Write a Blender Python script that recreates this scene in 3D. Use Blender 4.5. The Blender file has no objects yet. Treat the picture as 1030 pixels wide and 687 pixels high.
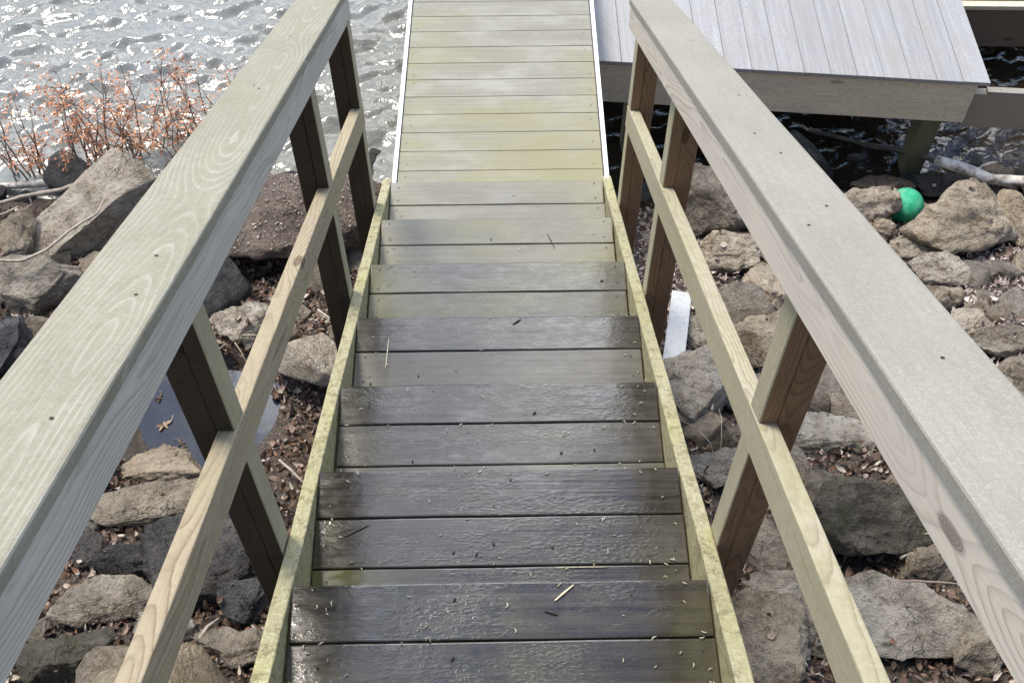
import bpy, bmesh, math, random
import numpy as np
from mathutils import Vector, Matrix, noise, Euler

S = bpy.context.scene
C = S.collection
R = math.radians

# ------------------------------------------------------------------ camera
CAM = Vector((.008, -1.057, 2.5069)); PITCH = .9691; YAW = .017; FPX = 1173.42
cam = bpy.data.cameras.new('camera'); cam_o = bpy.data.objects.new('camera', cam); C.objects.link(cam_o)
cam_o.location = CAM; cam_o.rotation_euler = (math.pi/2 - PITCH, 0, -YAW)
cam.sensor_width = 36; cam.lens = 36*FPX/1030; cam.clip_start = .02; cam.clip_end = 3000
S.camera = cam_o

# ------------------------------------------------------------------ sky and sun
SUN_EL, SUN_AZ = 64, -52          # degrees; azimuth east of the view direction (+Y)
w = bpy.data.worlds.new('World'); S.world = w; w.use_nodes = True
nt = w.node_tree; nt.nodes.clear()
def wn(t, **k):
    n = nt.nodes.new(t)
    for a, b in k.items(): setattr(n, a, b)
    return n
wout = wn('ShaderNodeOutputWorld'); wbg = wn('ShaderNodeBackground')
wsky = wn('ShaderNodeTexSky', sky_type='NISHITA', sun_disc=False, sun_elevation=R(SUN_EL), sun_rotation=R(SUN_AZ), air_density=1.0, dust_density=.6, ozone_density=1.0)
wtc = wn('ShaderNodeTexCoord'); wno = wn('ShaderNodeTexNoise'); wno.inputs['Scale'].default_value = 2.9; wno.inputs['Detail'].default_value = 6; wno.inputs['Roughness'].default_value = .55
wr = wn('ShaderNodeValToRGB'); wr.color_ramp.elements[0].position = .495; wr.color_ramp.elements[1].position = .57
wmx = wn('ShaderNodeMix', data_type='RGBA'); wmx.inputs[7].default_value = (11.5, 11.7, 12.2, 1)
_ge, _ga = R(60), R(4)      # cloud glow added ahead, out of view, for sheen on treads and water
_sd = (math.sin(_ga)*math.cos(_ge), math.cos(_ga)*math.cos(_ge), math.sin(_ge))
wdot = wn('ShaderNodeVectorMath', operation='DOT_PRODUCT'); wdot.inputs[1].default_value = _sd; nt.links.new(wtc.outputs['Generated'], wdot.inputs[0])
def wmath(op, a, b):
    x = wn('ShaderNodeMath', operation=op)
    for i, v in enumerate((a, b)):
        if isinstance(v, bpy.types.NodeSocket): nt.links.new(v, x.inputs[i])
        else: x.inputs[i].default_value = v
    return x.outputs[0]
wd = wmath('MAXIMUM', wmath('ADD', wmath('MULTIPLY', wdot.outputs['Value'], .5), .5), 0.)
wglow = wmath('ADD', wmath('ADD', .25, wmath('MULTIPLY', wd, .66)), wmath('MULTIPLY', wmath('POWER', wd, 11.), 3.5))
wcl = wn('ShaderNodeVectorMath', operation='SCALE'); wcl.inputs[0].default_value = (6.95, 7.0, 7.25); nt.links.new(wglow, wcl.inputs['Scale'])
nt.links.new(wcl.outputs[0], wmx.inputs[7])
nt.links.new(wtc.outputs['Generated'], wno.inputs['Vector']); wsep = wn('ShaderNodeSeparateXYZ'); nt.links.new(wtc.outputs['Generated'], wsep.inputs[0])
whi = wn('ShaderNodeMapRange', interpolation_type='SMOOTHSTEP'); nt.links.new(wsep.outputs[2], whi.inputs[0]); whi.inputs[1].default_value = .72; whi.inputs[2].default_value = .98; whi.inputs[4].default_value = .11
wsub = wn('ShaderNodeMath', operation='SUBTRACT'); nt.links.new(wno.outputs['Fac'], wsub.inputs[0]); nt.links.new(whi.outputs[0], wsub.inputs[1])
wadd = wn('ShaderNodeMath', operation='ADD'); nt.links.new(wsub.outputs[0], wadd.inputs[0]); nt.links.new(wadd.outputs[0], wr.inputs['Fac'])      # thinner cloud overhead than low down
nt.links.new(wmath('MULTIPLY', wmath('POWER', wd, 24.), .12), wadd.inputs[1])
nt.links.new(wr.outputs['Color'], wmx.inputs[0]); whs = wn('ShaderNodeHueSaturation'); whs.inputs['Saturation'].default_value = 1.2; nt.links.new(wsky.outputs[0], whs.inputs['Color']); nt.links.new(whs.outputs[0], wmx.inputs[6])
nt.links.new(wmx.outputs[2], wbg.inputs['Color']); wbg.inputs['Strength'].default_value = .15
nt.links.new(wbg.outputs[0], wout.inputs['Surface'])
sun = bpy.data.lights.new('sun', 'SUN'); sun.energy = 2.4; sun.angle = R(16); sun.color = (1, .93, .83)
sun_o = bpy.data.objects.new('sun', sun); C.objects.link(sun_o)
d = -Vector((math.sin(R(SUN_AZ))*math.cos(R(SUN_EL)), math.cos(R(SUN_AZ))*math.cos(R(SUN_EL)), math.sin(R(SUN_EL))))
sun_o.rotation_euler = d.to_track_quat('-Z', 'Y').to_euler(); sun_o.location = (2, 6, 12)
S.view_settings.view_transform = 'Standard'; S.view_settings.look = 'None'; S.view_settings.gamma = 1
S.view_settings.use_curve_mapping = False
S.view_settings.exposure = .82

# ------------------------------------------------------------------ measuring: where a sight line of the photograph meets a level or the bank
_c, _s = math.cos(YAW), math.sin(YAW); _ct, _st = math.cos(PITCH), math.sin(PITCH)
def ray(u, v):
    a = (u-515)/FPX; b = -(v-343.5)/FPX
    Y = _ct + b*_st; Z = -_st + b*_ct
    return Vector((a*_c + Y*_s, -a*_s + Y*_c, Z))
def hitz(u, v, z):
    r = ray(u, v); return CAM + r*((z-CAM.z)/r.z)
def ppm(p): # photo pixels per metre at a point
    return FPX/((p-CAM).dot(Vector((_s*_ct, _c*_ct, -_st))))
WATER_Z = -2.6
PUD = (-1.30, 1.56, -1.92)
def gz(x, y):
    z = -1.75 - .42*(y-1.4)
    if y < -2.2: z = -.238 + .62*(min(-2.2-y, 9)) + .06*max(0, -11.2-y)  # unseen bank behind the camera, raised to block low sky
    if y > 6: z = -3.68 - .02*(y-6)
    if y < 9:
        z += .10*noise.noise((x*.9, y*.9, 3.1)) + .035*noise.noise((x*3.2, y*3.2, 7.7))
    k = math.exp(-(((x-PUD[0])/.36)**2 + ((y-PUD[1])/.32)**2)**2)
    z = z*(1-k) + (PUD[2]-.05)*k
    m = math.exp(-((math.hypot((x-PUD[0])/.36, (y-PUD[1])/.32)-1.42)/.30)**2)
    if m > .35: z = max(z, PUD[2] + .05*m - .012 + .02*noise.noise((x*7, y*7, 4.)))
    return z
def at(u, v, dz=0):
    r = ray(u, v); t = 2.0
    for i in range(900):
        p = CAM + r*t
        if p.z <= gz(p.x, p.y) + dz: break
        t += .01
    return p

# ------------------------------------------------------------------ helpers
rnd = random.Random(11)
def tag(o, label=None, cat=None, group=None, kind=None):
    if label: o['label'] = label
    if cat: o['category'] = cat
    if group: o['group'] = group
    if kind: o['kind'] = kind
    return o
def empty(name, loc, label, cat, group=None):
    o = bpy.data.objects.new(name, None); C.objects.link(o); o.location = loc; o.empty_display_size = .1
    return tag(o, label, cat, group)
def link(name, me, mats, parent=None, loc=None, smooth=False):
    o = bpy.data.objects.new(name, me); C.objects.link(o)
    for m in (mats if isinstance(mats, (list, tuple)) else [mats]): me.materials.append(m)
    if smooth: me.polygons.foreach_set('use_smooth', [True]*len(me.polygons))
    if parent:
        o.parent = parent; o.location = -Vector(parent.location)
    if loc is not None: o.location = loc
    return o
def bm_obj(name, bm, mats, parent=None, loc=None, smooth=False):
    me = bpy.data.meshes.new(name); bm.to_mesh(me); bm.free()
    return link(name, me, mats, parent, loc, smooth)

def board(name, mats, parent, origin, ax_l, ax_w, L, W, T, bevel=.004, wet=0., alg=0., screws=(), seg=14, ends=None, jit=0, n_bev=2):
    """a sawn board: length L along ax_l, width W along ax_w, thickness T along their cross product (up); origin = centre of its TOP face.
    ends: optional (start, end) world direction its end cuts follow. Grain coordinates are stored on the mesh."""
    ax_l = Vector(ax_l).normalized(); ax_w = Vector(ax_w).normalized(); n = ax_l.cross(ax_w).normalized()
    bm = bmesh.new()
    bmesh.ops.create_cube(bm, size=1)
    for v in bm.verts: v.co = Vector((v.co.x*L, v.co.y*W, v.co.z*T - T/2))
    if bevel: bmesh.ops.bevel(bm, geom=bm.edges[:], offset=bevel, segments=n_bev, affect='EDGES', profile=.6)
    # cut along the length so that the board may bow and its edges wear a little
    for i in range(1, seg):
        x = -L/2 + L*i/seg
        bmesh.ops.bisect_plane(bm, geom=bm.verts[:]+bm.edges[:]+bm.faces[:], plane_co=(x, 0, 0), plane_no=(1, 0, 0))
    sd = rnd.uniform(0, 90)
    if jit:
        for v in bm.verts:
            q = Vector((v.co.x*5, sd, v.co.y*30))
            v.co.z += jit*noise.noise(q); v.co.y += jit*noise.noise(q+Vector((9, 5, 2)))
    nv = len(bm.verts)
    for (sx, sy) in screws:
        c = bmesh.ops.create_circle(bm, cap_ends=True, segments=8, radius=.0036, matrix=Matrix.Translation((sx, sy, .0008+jit*.6)))
        for v in c['verts']:
            for f in v.link_faces: f.material_index = 1
    bm.verts.ensure_lookup_table()
    off = Vector((rnd.uniform(-40, 40), rnd.uniform(-.03, .03), rnd.uniform(-.02, .02)))
    gcs = [tuple(v.co + off) for v in bm.verts]
    M = Matrix((ax_l, ax_w, n)).transposed()
    for v in bm.verts:
        p = M @ v.co
        if ends:
            e = Vector(ends); k = (v.co.z + T/2)*0
            # shear the ends so that they are cut plumb
            h = v.co.z; sgn = ax_l.dot(e); p = p - ax_l*(h*(sgn/max(1e-6, n.dot(e)))*-1)
        v.co = p + Vector(origin)
    me = bpy.data.meshes.new(name); bm.to_mesh(me); bm.free()
    a = me.attributes.new('gc', 'FLOAT_VECTOR', 'POINT'); a.data.foreach_set('vector', [c for g in gcs for c in g])
    a = me.attributes.new('wet', 'FLOAT', 'POINT'); a.data.foreach_set('value', [wet]*len(gcs))
    a = me.attributes.new('alg', 'FLOAT', 'POINT'); a.data.foreach_set('value', [alg]*len(gcs))
    a = me.attributes.new('half', 'FLOAT', 'POINT'); a.data.foreach_set('value', [(g[0]-off.x)/(L/2) for g in gcs])
    o = link(name, me, mats, parent)
    return o

def add_tube(bm, pts, rads, n=6, mat=0):
    pts = [Vector(p) for p in pts]; rings = []
    for i, p in enumerate(pts):
        t = (pts[min(i+1, len(pts)-1)] - pts[max(i-1, 0)]).normalized()
        a = t.cross(Vector((.31, .2, .93)));
        if a.length < .1: a = t.cross(Vector((1, 0, 0)))
        a.normalize(); b = t.cross(a)
        rings.append([bm.verts.new(p + (a*math.cos(2*math.pi*k/n) + b*math.sin(2*math.pi*k/n))*rads[i]) for k in range(n)])
    for r0, r1 in zip(rings, rings[1:]):
        for k in range(n):
            f = bm.faces.new((r0[k], r0[(k+1) % n], r1[(k+1) % n], r1[k])); f.material_index = mat; f.smooth = True
    for r in (rings[0][::-1], rings[-1]):
        f = bm.faces.new(r); f.material_index = mat

# ------------------------------------------------------------------ materials
class NT:
    def __init__(s, name):
        s.m = bpy.data.materials.new(name); s.m.use_nodes = True; s.t = s.m.node_tree; s.t.nodes.clear()
        s.out = s.n('ShaderNodeOutputMaterial'); s.b = s.n('ShaderNodeBsdfPrincipled'); s.l(s.b.outputs[0], s.out.inputs['Surface'])
    def n(s, t, **k):
        x = s.t.nodes.new(t)
        for a, b in k.items(): setattr(x, a, b)
        return x
    def l(s, a, b): s.t.links.new(a, b)
    def val(s, inp, v):
        if hasattr(v, 'is_output') or isinstance(v, bpy.types.NodeSocket): s.l(v, inp)
        else: inp.default_value = v
    def math(s, op, a, b=0., c=None, clamp=False):
        x = s.n('ShaderNodeMath', operation=op, use_clamp=clamp); s.val(x.inputs[0], a); s.val(x.inputs[1], b)
        if c is not None: s.val(x.inputs[2], c)
        return x.outputs[0]
    def vmath(s, op, a, b):
        x = s.n('ShaderNodeVectorMath', operation=op); s.val(x.inputs[0], a); s.val(x.inputs[1], b); return x.outputs[0]
    def mix(s, f, a, b, blend='MIX'):
        x = s.n('ShaderNodeMix', data_type='RGBA', blend_type=blend); s.val(x.inputs[0], f)
        for i, v in ((6, a), (7, b)):
            s.val(x.inputs[i], v if not isinstance(v, tuple) or len(v) == 4 else v+(1,))
        return x.outputs[2]
    def noise(s, vec, scale, detail=3, rough=.55, dist=0., out='Fac'):
        x = s.n('ShaderNodeTexNoise'); s.val(x.inputs['Vector'], vec); s.val(x.inputs['Scale'], scale); x.inputs['Detail'].default_value = detail
        x.inputs['Roughness'].default_value = rough; x.inputs['Distortion'].default_value = dist; return x.outputs[out]
    def ramp(s, f, lo, hi):
        x = s.n('ShaderNodeMapRange', interpolation_type='SMOOTHSTEP'); s.val(x.inputs[0], f); x.inputs[1].default_value = lo; x.inputs[2].default_value = hi; return x.outputs[0]
    def attr(s, name, out='Vector', typ='GEOMETRY'):
        x = s.n('ShaderNodeAttribute', attribute_name=name, attribute_type=typ); return x.outputs[out]
    def bump(s, h, strength, dist=.01, normal=None):
        x = s.n('ShaderNodeBump'); s.val(x.inputs['Height'], h); x.inputs['Strength'].default_value = strength; x.inputs['Distance'].default_value = dist
        if normal: s.l(normal, x.inputs['Normal'])
        return x.outputs[0]
    def bsdf(s, col, rough, normal=None, spec=.5):
        s.val(s.b.inputs['Base Color'], col if not isinstance(col, tuple) or len(col) == 4 else col+(1,)); s.val(s.b.inputs['Roughness'], rough)
        s.b.inputs['Specular IOR Level'].default_value = spec
        if normal: s.l(normal, s.b.inputs['Normal'])
        return s.m

def wood(name, early, late, tint=None, tint_amt=.5, ring=75., contrast=.8, knots=.55, rough=.75, warp=.02, speck=None, invert=False, bump=.35, worn=.35, sharp=3.4, pith=.03, mott=None):
    """weathered sawn timber: growth rings bent round knots, fibres, stains and pitting, all in board coordinates"""
    t = NT(name); g = t.attr('gc')
    st = t.vmath('MULTIPLY', g, (1.1, 7., 7.))
    warp_n = t.noise(st, 1., 2, .5)
    # knots: scattered cells, few kept
    kx = t.n('ShaderNodeSeparateXYZ'); t.l(g, kx.inputs[0]); kc = t.n('ShaderNodeCombineXYZ'); t.l(t.math('MULTIPLY', kx.outputs[0], 1.7), kc.inputs[0]); t.l(t.math('MULTIPLY', t.math('ADD', kx.outputs[1], kx.outputs[2]), 5.6), kc.inputs[1]); kv = kc.outputs[0]
    vo = t.n('ShaderNodeTexVoronoi', feature='F1', distance='EUCLIDEAN', voronoi_dimensions='2D'); t.l(kv, vo.inputs['Vector']); vo.inputs['Scale'].default_value = 1.; vo.inputs['Randomness'].default_value = .9
    keep = t.math('GREATER_THAN', t.n('ShaderNodeSeparateColor').outputs[0], 0)
    sc = t.t.nodes[-1]
    sep = t.n('ShaderNodeSeparateColor'); t.l(vo.outputs['Color'], sep.inputs[0]); keep = t.math('LESS_THAN', sep.outputs[0], knots)
    kd = vo.outputs['Distance']
    bend = t.math('MULTIPLY', t.math('POWER', 2.718, t.math('MULTIPLY', t.math('MULTIPLY', kd, kd), -16.)), keep)
    sx = t.n('ShaderNodeSeparateXYZ'); t.l(g, sx.inputs[0])
    wob = t.noise(t.vmath('MULTIPLY', g, (.55, 1.2, 1.2)), 1.3, 1)
    wob2 = t.noise(t.vmath('MULTIPLY', g, (.8, .6, .6)), 1., 2); off_ = t.n('ShaderNodeVectorMath', operation='ADD')
    yw = t.math('ADD', sx.outputs[1], t.math('MULTIPLY', t.math('SUBTRACT', wob, .5), .09))
    dz = t.math('ADD', t.math('ADD', sx.outputs[2], pith), t.math('MULTIPLY', t.math('SUBTRACT', wob2, .5), .28))
    yy = t.math('SQRT', t.math('ADD', t.math('MULTIPLY', yw, yw), t.math('MULTIPLY', dz, dz)))
    yy = t.math('ADD', yy, t.math('MULTIPLY', warp_n, warp*.55)); yy = t.math('ADD', yy, t.math('MULTIPLY', bend, .045))
    yy = t.math('ADD', yy, t.math('MULTIPLY', t.noise(t.vmath('MULTIPLY', g, (14., 40., 40.)), 1., 2), .0035))
    ph = t.math('FRACT', t.math('MULTIPLY', yy, ring*2.3))
    rg = t.math('MULTIPLY', t.math('POWER', ph, sharp), t.ramp(t.math('SUBTRACT', 1., ph), 0, .14))   # slow rise, quick fall: early to late wood
    rg = t.math('MULTIPLY', rg, t.math('ADD', .35, t.math('MULTIPLY', t.ramp(t.noise(t.vmath('MULTIPLY', g, (1.5, 12., 12.)), 1., 2), .3, .65), .9)))
    rg = t.math('MULTIPLY', rg, contrast)
    fib = t.noise(t.vmath('MULTIPLY', g, (6., 260., 260.)), 1., 3, .6)
    blot = t.noise(t.vmath('MULTIPLY', g, (3., 9., 9.)), 1., 4, .6)
    base = t.mix(t.math('MULTIPLY', rg, 1., clamp=True), early, late)
    base = t.mix(t.math('MULTIPLY', t.ramp(fib, .35, .75), worn), base, tuple(c*.55 for c in early))
    if tint: base = t.mix(t.math('MULTIPLY', t.ramp(blot, .38, .72), tint_amt), base, tint)
    kn = t.math('MULTIPLY', t.ramp(kd, .08, .05), keep)
    kring = t.math('ADD', .55, t.math('MULTIPLY', t.math('FRACT', t.math('MULTIPLY', kd, 70.)), .5))
    base = t.mix(t.math('MULTIPLY', t.math('MULTIPLY', kn, kring), .9), base, tuple(c*.42 for c in late))
    if speck:
        sp = t.noise(g, 420., 2, .6); base = t.mix(t.math('MULTIPLY', t.ramp(sp, .52, .7), speck[1]), base, speck[0])
        sp2 = t.noise(g, 95., 2, .6); base = t.mix(t.math('MULTIPLY', t.ramp(sp2, .56, .68), speck[1]*.5), base, tuple(c*.8 for c in speck[0]))
    if mott:
        mo = t.noise(g, 34., 5, .7); mo2 = t.noise(g, 85., 4, .7)
        base = t.mix(t.math('MULTIPLY', t.ramp(mo, .48, .62), mott[2]), base, mott[0]); base = t.mix(t.math('MULTIPLY', t.ramp(mo2, .52, .64), mott[2]), base, mott[1])
    big = t.noise(t.vmath('MULTIPLY', g, (2.2, 2.2, 2.2)), 1., 2); base = t.mix(t.math('MULTIPLY', t.ramp(big, .3, .8), .28), base, tuple(c*.62 for c in early))
    h = t.math('ADD', t.math('MULTIPLY', fib, .6), t.math('MULTIPLY', rg, .5))
    return t.bsdf(base, t.math('ADD', rough-.1, t.math('MULTIPLY', blot, .25)), t.bump(h, bump, .002), .35)

M = {}
M['cap_left'] = wood('cap_board_left', (.26, .238, .172), (.50, .485, .42), tint=(.22, .205, .14), ring=46, contrast=1.0, sharp=6., knots=.0, warp=.02, speck=((.34, .33, .285), .65), bump=.3, worn=.3, mott=((.20, .19, .13), (.33, .32, .27), .35))
M['cap_right'] = wood('cap_board_right', (.265, .245, .20), (.285, .268, .22), tint=(.22, .205, .155), ring=30, contrast=.5, knots=.0, warp=.03, speck=((.36, .35, .31), .8), bump=.3, worn=.3, mott=((.22, .21, .165), (.38, .37, .33), .22))
M['rail_right'] = wood('rail_pine_right', (.62, .555, .46), (.21, .145, .10), tint=(.51, .46, .39), ring=42, contrast=.85, knots=.7, warp=.03)
M['rail_left'] = wood('rail_pine_left', (.56, .525, .45), (.23, .195, .15), tint=(.36, .33, .27), ring=60, contrast=.9, knots=.5, warp=.025)
M['mid'] = wood('mid_rail_timber', (.43, .385, .27), (.19, .14, .075), tint=(.33, .305, .165), mott=((.27, .24, .12), (.46, .43, .33), .35), tint_amt=.7, ring=50, contrast=1., knots=.25, warp=.02)
M['mid_left'] = wood('mid_rail_timber_left', (.40, .325, .22), (.16, .10, .055), tint=(.34, .31, .18), mott=((.24, .19, .11), (.42, .37, .26), .3), tint_amt=.6, ring=46, contrast=1.1, knots=.4, warp=.03)
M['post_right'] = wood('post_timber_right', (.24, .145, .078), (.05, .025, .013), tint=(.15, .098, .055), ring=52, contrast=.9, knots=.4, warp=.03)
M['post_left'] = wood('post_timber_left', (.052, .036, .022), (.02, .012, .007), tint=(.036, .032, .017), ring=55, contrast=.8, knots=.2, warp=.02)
M['stringer'] = wood('stringer_timber', (.33, .295, .175), (.18, .14, .075), tint=(.30, .28, .10), tint_amt=.75, ring=60, contrast=.6, knots=.2, speck=((.50, .48, .34), .75), bump=.8, mott=((.16, .13, .06), (.43, .42, .26), .75))
M['fascia'] = wood('dock_fascia_timber', (.70, .61, .45), (.36, .28, .18), tint=(.47, .42, .34), ring=34, contrast=.9, knots=.15, mott=((.36, .31, .24), (.58, .53, .44), .4), warp=.03)
M['dark_beam'] = wood('dark_wet_timber', (.16, .12, .085), (.08, .055, .04), tint=(.12, .105, .07), ring=50, contrast=.8, knots=.2)
M['mossy_beam'] = wood('mossy_timber', (.22, .20, .08), (.13, .11, .05), tint=(.25, .24, .06), tint_amt=.9, ring=40, contrast=.5, knots=.1)
M['pile'] = wood('pile_timber', (.13, .115, .075), (.06, .05, .03), tint=(.14, .14, .06), tint_amt=.7, ring=50, contrast=.6, knots=.1)
M['white_board'] = wood('white_painted_board', (.47, .47, .46), (.36, .36, .35), ring=20, contrast=.5, knots=0, worn=.3, mott=((.30, .28, .24), (.52, .52, .51), .4))

def tread_material():
    t = NT('composite_tread'); g = t.attr('gc'); wet = t.attr('wet', 'Fac'); alg = t.attr('alg', 'Fac'); half = t.attr('half', 'Fac')
    fib = t.noise(t.vmath('MULTIPLY', g, (5., 150., 150.)), 1., 4, .6)
    grain = t.noise(t.vmath('MULTIPLY', g, (1.1, 70., 70.)), 1., 4, .6, .3)
    blot = t.noise(t.vmath('MULTIPLY', g, (3.2, 6.5, 6.5)), 1., 4, .62)
    big = t.noise(t.vmath('MULTIPLY', t.n('ShaderNodeTexCoord').outputs['Object'], (1.5, 2.4, 1.)), 1., 4, .6)
    dry = t.mix(t.ramp(grain, .32, .68), (.165, .152, .108), (.215, .202, .15))
    dry = t.mix(t.math('MULTIPLY', t.ramp(blot, .42, .7), .4), dry, (.36, .35, .30))
    wetc = t.mix(t.ramp(grain, .3, .7), (.018, .0145, .010), (.044, .037, .026))
    wetc = t.mix(t.math('MULTIPLY', t.ramp(blot, .45, .72), .5), wetc, (.05, .047, .022))
    # damp patches end irregularly
    we = t.math('ADD', wet, t.math('MULTIPLY', t.math('SUBTRACT', big, .5), .9)); edge = t.math('ABSOLUTE', half)
    we = t.math('SUBTRACT', we, t.math('MULTIPLY', t.ramp(edge, .55, 1.05), .12))
    we = t.ramp(we, .05, .95)
    soak = t.ramp(wet, .7, 1.)
    col = t.mix(we, dry, wetc)
    ag = t.math('MULTIPLY', t.ramp(t.math('ADD', t.math('MULTIPLY', t.ramp(big, .25, .75), .7), t.math('ADD', t.math('MULTIPLY', alg, .9), t.math('MULTIPLY', t.ramp(edge, .4, 1.), .16))), .65, 1.25), .85)
    col = t.mix(ag, col, t.mix(we, (.215, .195, .085), (.085, .08, .025)))
    col = t.mix(t.math('MULTIPLY', t.ramp(fib, .58, .74), .45), col, t.mix(.5, col, (.03, .028, .022)))
    sp = t.noise(g, 330., 2, .5); col = t.mix(t.math('MULTIPLY', t.ramp(sp, .60, .72), t.math('SUBTRACT', .25, t.math('MULTIPLY', we, .21))), col, (.55, .54, .48))
    # film of water: smooth where it stands, grain pokes through elsewhere
    film = t.noise(t.vmath('MULTIPLY', g, (16., 42., 42.)), 1., 4, .65, .5)
    drops = t.noise(t.vmath('MULTIPLY', g, (70., 150., 150.)), 1., 2, .6)
    fm = t.math('MULTIPLY', t.math('ADD', .35, t.math('MULTIPLY', t.ramp(film, .36, .66), t.math('ADD', .22, t.math('MULTIPLY', soak, .3)))), we)
    rough = t.math('SUBTRACT', .56, t.math('MULTIPLY', we, .25)); rough = t.math('SUBTRACT', rough, t.math('MULTIPLY', t.math('MULTIPLY', fm, soak), .24))
    hgt = t.math('ADD', t.math('MULTIPLY', fib, .5), t.math('MULTIPLY', grain, .55))
    hgt = t.math('ADD', hgt, t.math('MULTIPLY', t.math('MULTIPLY', t.math('MULTIPLY', t.ramp(drops, .45, .70), t.ramp(blot, .38, .62)), soak), .55))
    nb = t.bump(hgt, .45, .0014)
    t.b.inputs['Coat IOR'].default_value = 1.5
    t.l(t.math('MULTIPLY', fm, .9), t.b.inputs['Coat Weight']); t.b.inputs['Coat Roughness'].default_value = .10
    nb2 = t.bump(t.math('ADD', t.math('MULTIPLY', film, .8), t.math('MULTIPLY', t.math('MULTIPLY', drops, t.math('MULTIPLY', soak, t.ramp(blot, .38, .62))), 1.2)), .26, .003); t.l(nb2, t.b.inputs['Coat Normal'])
    return t.bsdf(col, rough, nb, .5)
M['tread'] = tread_material()

def simple(name, col, rough=.5, metal=0., nscale=0, ncol=None, bump=0, amt=.5):
    t = NT(name); c = t.n('ShaderNodeTexCoord').outputs['Object']; col_ = col
    nrm = None
    if nscale:
        f = t.noise(c, nscale, 5, .6); col_ = t.mix(t.math('MULTIPLY', t.ramp(f, .4, .68), amt), col, ncol)
        if bump: nrm = t.bump(f, bump, .01)
    t.b.inputs['Metallic'].default_value = metal
    return t.bsdf(col_, rough, nrm)
M['screw'] = simple('screw_head', (.035, .03, .028), .5, .6)
M['alu'] = simple('aluminium_edge', (.74, .75, .77), .45, .1, 30, (.60, .60, .60))

def dock_material():
    t = NT('dock_composite'); g = t.attr('gc')
    gr = t.noise(t.vmath('MULTIPLY', g, (2., 60., 60.)), 1., 3); b = t.noise(t.vmath('MULTIPLY', g, (3., 5., 5.)), 1., 4, .6); sp = t.noise(g, 160., 3, .65)
    oi = t.n('ShaderNodeObjectInfo').outputs['Random']
    c = t.mix(oi, (.24, .234, .228), (.305, .298, .29)); c = t.mix(t.math('MULTIPLY', t.ramp(gr, .35, .7), .25), c, (.50, .495, .49))
    c = t.mix(t.math('MULTIPLY', t.ramp(b, .42, .7), .7), c, (.27, .255, .215)); c = t.mix(t.math('MULTIPLY', t.ramp(sp, .50, .60), .7), c, (.20, .195, .185))
    return t.bsdf(c, .6, t.bump(gr, .3, .002), .4)
M['dock'] = dock_material()

def rock_material(name, a, b, c, rough=.85, moss=None, wetness=0):
    t = NT(name); co = t.n('ShaderNodeTexCoord').outputs['Object']; rn = t.n('ShaderNodeObjectInfo').outputs['Random']
    cv = t.n('ShaderNodeCombineXYZ'); t.l(t.math('MULTIPLY', rn, 37.), cv.inputs[0]); t.l(t.math('MULTIPLY', rn, 91.), cv.inputs[1])
    p = t.vmath('ADD', co, cv.outputs[0])
    lay = t.noise(t.vmath('MULTIPLY', p, (4., 5., 14.)), 1., 5, .62, .8)
    n1 = t.noise(p, 6., 6, .65); n2 = t.noise(p, 34., 6, .7); n3 = t.noise(p, 150., 4, .65)
    col = t.mix(t.ramp(n1, .36, .66), a, b); col = t.mix(t.math('MULTIPLY', t.ramp(lay, .5, .68), .65), col, c)
    col = t.mix(t.math('MULTIPLY', t.ramp(n2, .52, .62), .6), col, tuple(x*.5 for x in b)); col = t.mix(t.math('MULTIPLY', t.ramp(n3, .54, .64), .45), col, tuple(min(1, x*1.45) for x in a))
    vo = t.n('ShaderNodeTexVoronoi', feature='DISTANCE_TO_EDGE'); t.l(t.vmath('ADD', t.vmath('MULTIPLY', p, (3.5, 3.5, 6.5)), t.n('ShaderNodeTexNoise').outputs['Color']), vo.inputs['Vector'])
    tn = [x for x in t.t.nodes if x.type == 'TEX_NOISE'][-1]; t.l(p, tn.inputs['Vector']); tn.inputs['Scale'].default_value = 5; tn.inputs['Detail'].default_value = 4
    crack = t.ramp(vo.outputs['Distance'], .0, .045)
    cm = t.math('MULTIPLY', t.math('SUBTRACT', 1., crack), t.ramp(n1, .5, .62))
    col = t.mix(t.math('MULTIPLY', cm, .75), col, tuple(x*.22 for x in b))
    if moss: col = t.mix(t.math('MULTIPLY', t.ramp(t.noise(p, 9., 5, .7), .5, .64), moss[1]), col, moss[0])
    rc = t.n('ShaderNodeValToRGB'); t.l(t.math('FRACT', t.math('MULTIPLY', rn, 7.3)), rc.inputs[0]); rc.color_ramp.elements[0].color = (.70, .68, .66, 1); rc.color_ramp.elements[1].color = (1.18, 1.12, 1.05, 1)
    x_ = rc.color_ramp.elements.new(.35); x_.color = (1.02, .93, .80, 1); x_ = rc.color_ramp.elements.new(.7); x_.color = (.92, .93, .95, 1)
    col = t.mix(1., col, rc.outputs[0], 'MULTIPLY')
    h = t.math('ADD', t.math('MULTIPLY', n2, .8), t.math('ADD', t.math('MULTIPLY', n1, 1.4), t.math('MULTIPLY', n3, .35))); h = t.math('SUBTRACT', h, t.math('MULTIPLY', cm, .6)); h = t.math('ADD', h, t.math('MULTIPLY', lay, .9))
    r = rough if not wetness else t.math('SUBTRACT', rough, t.math('MULTIPLY', t.ramp(n1, .38, .6), wetness))
    return t.bsdf(col, r, t.bump(h, 1., .075), .4)
M['rock_pale'] = rock_material('rock_pale_limestone', (.66, .585, .47), (.42, .35, .26), (.78, .715, .60), moss=((.19, .16, .105), .35))
M['rock_grey'] = rock_material('rock_grey', (.50, .445, .36), (.24, .205, .155), (.64, .585, .49), moss=((.15, .125, .08), .4))
M['rock_dark'] = rock_material('rock_dark_wet', (.13, .125, .12), (.065, .06, .055), (.20, .195, .19), rough=.62, wetness=.28)
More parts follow.
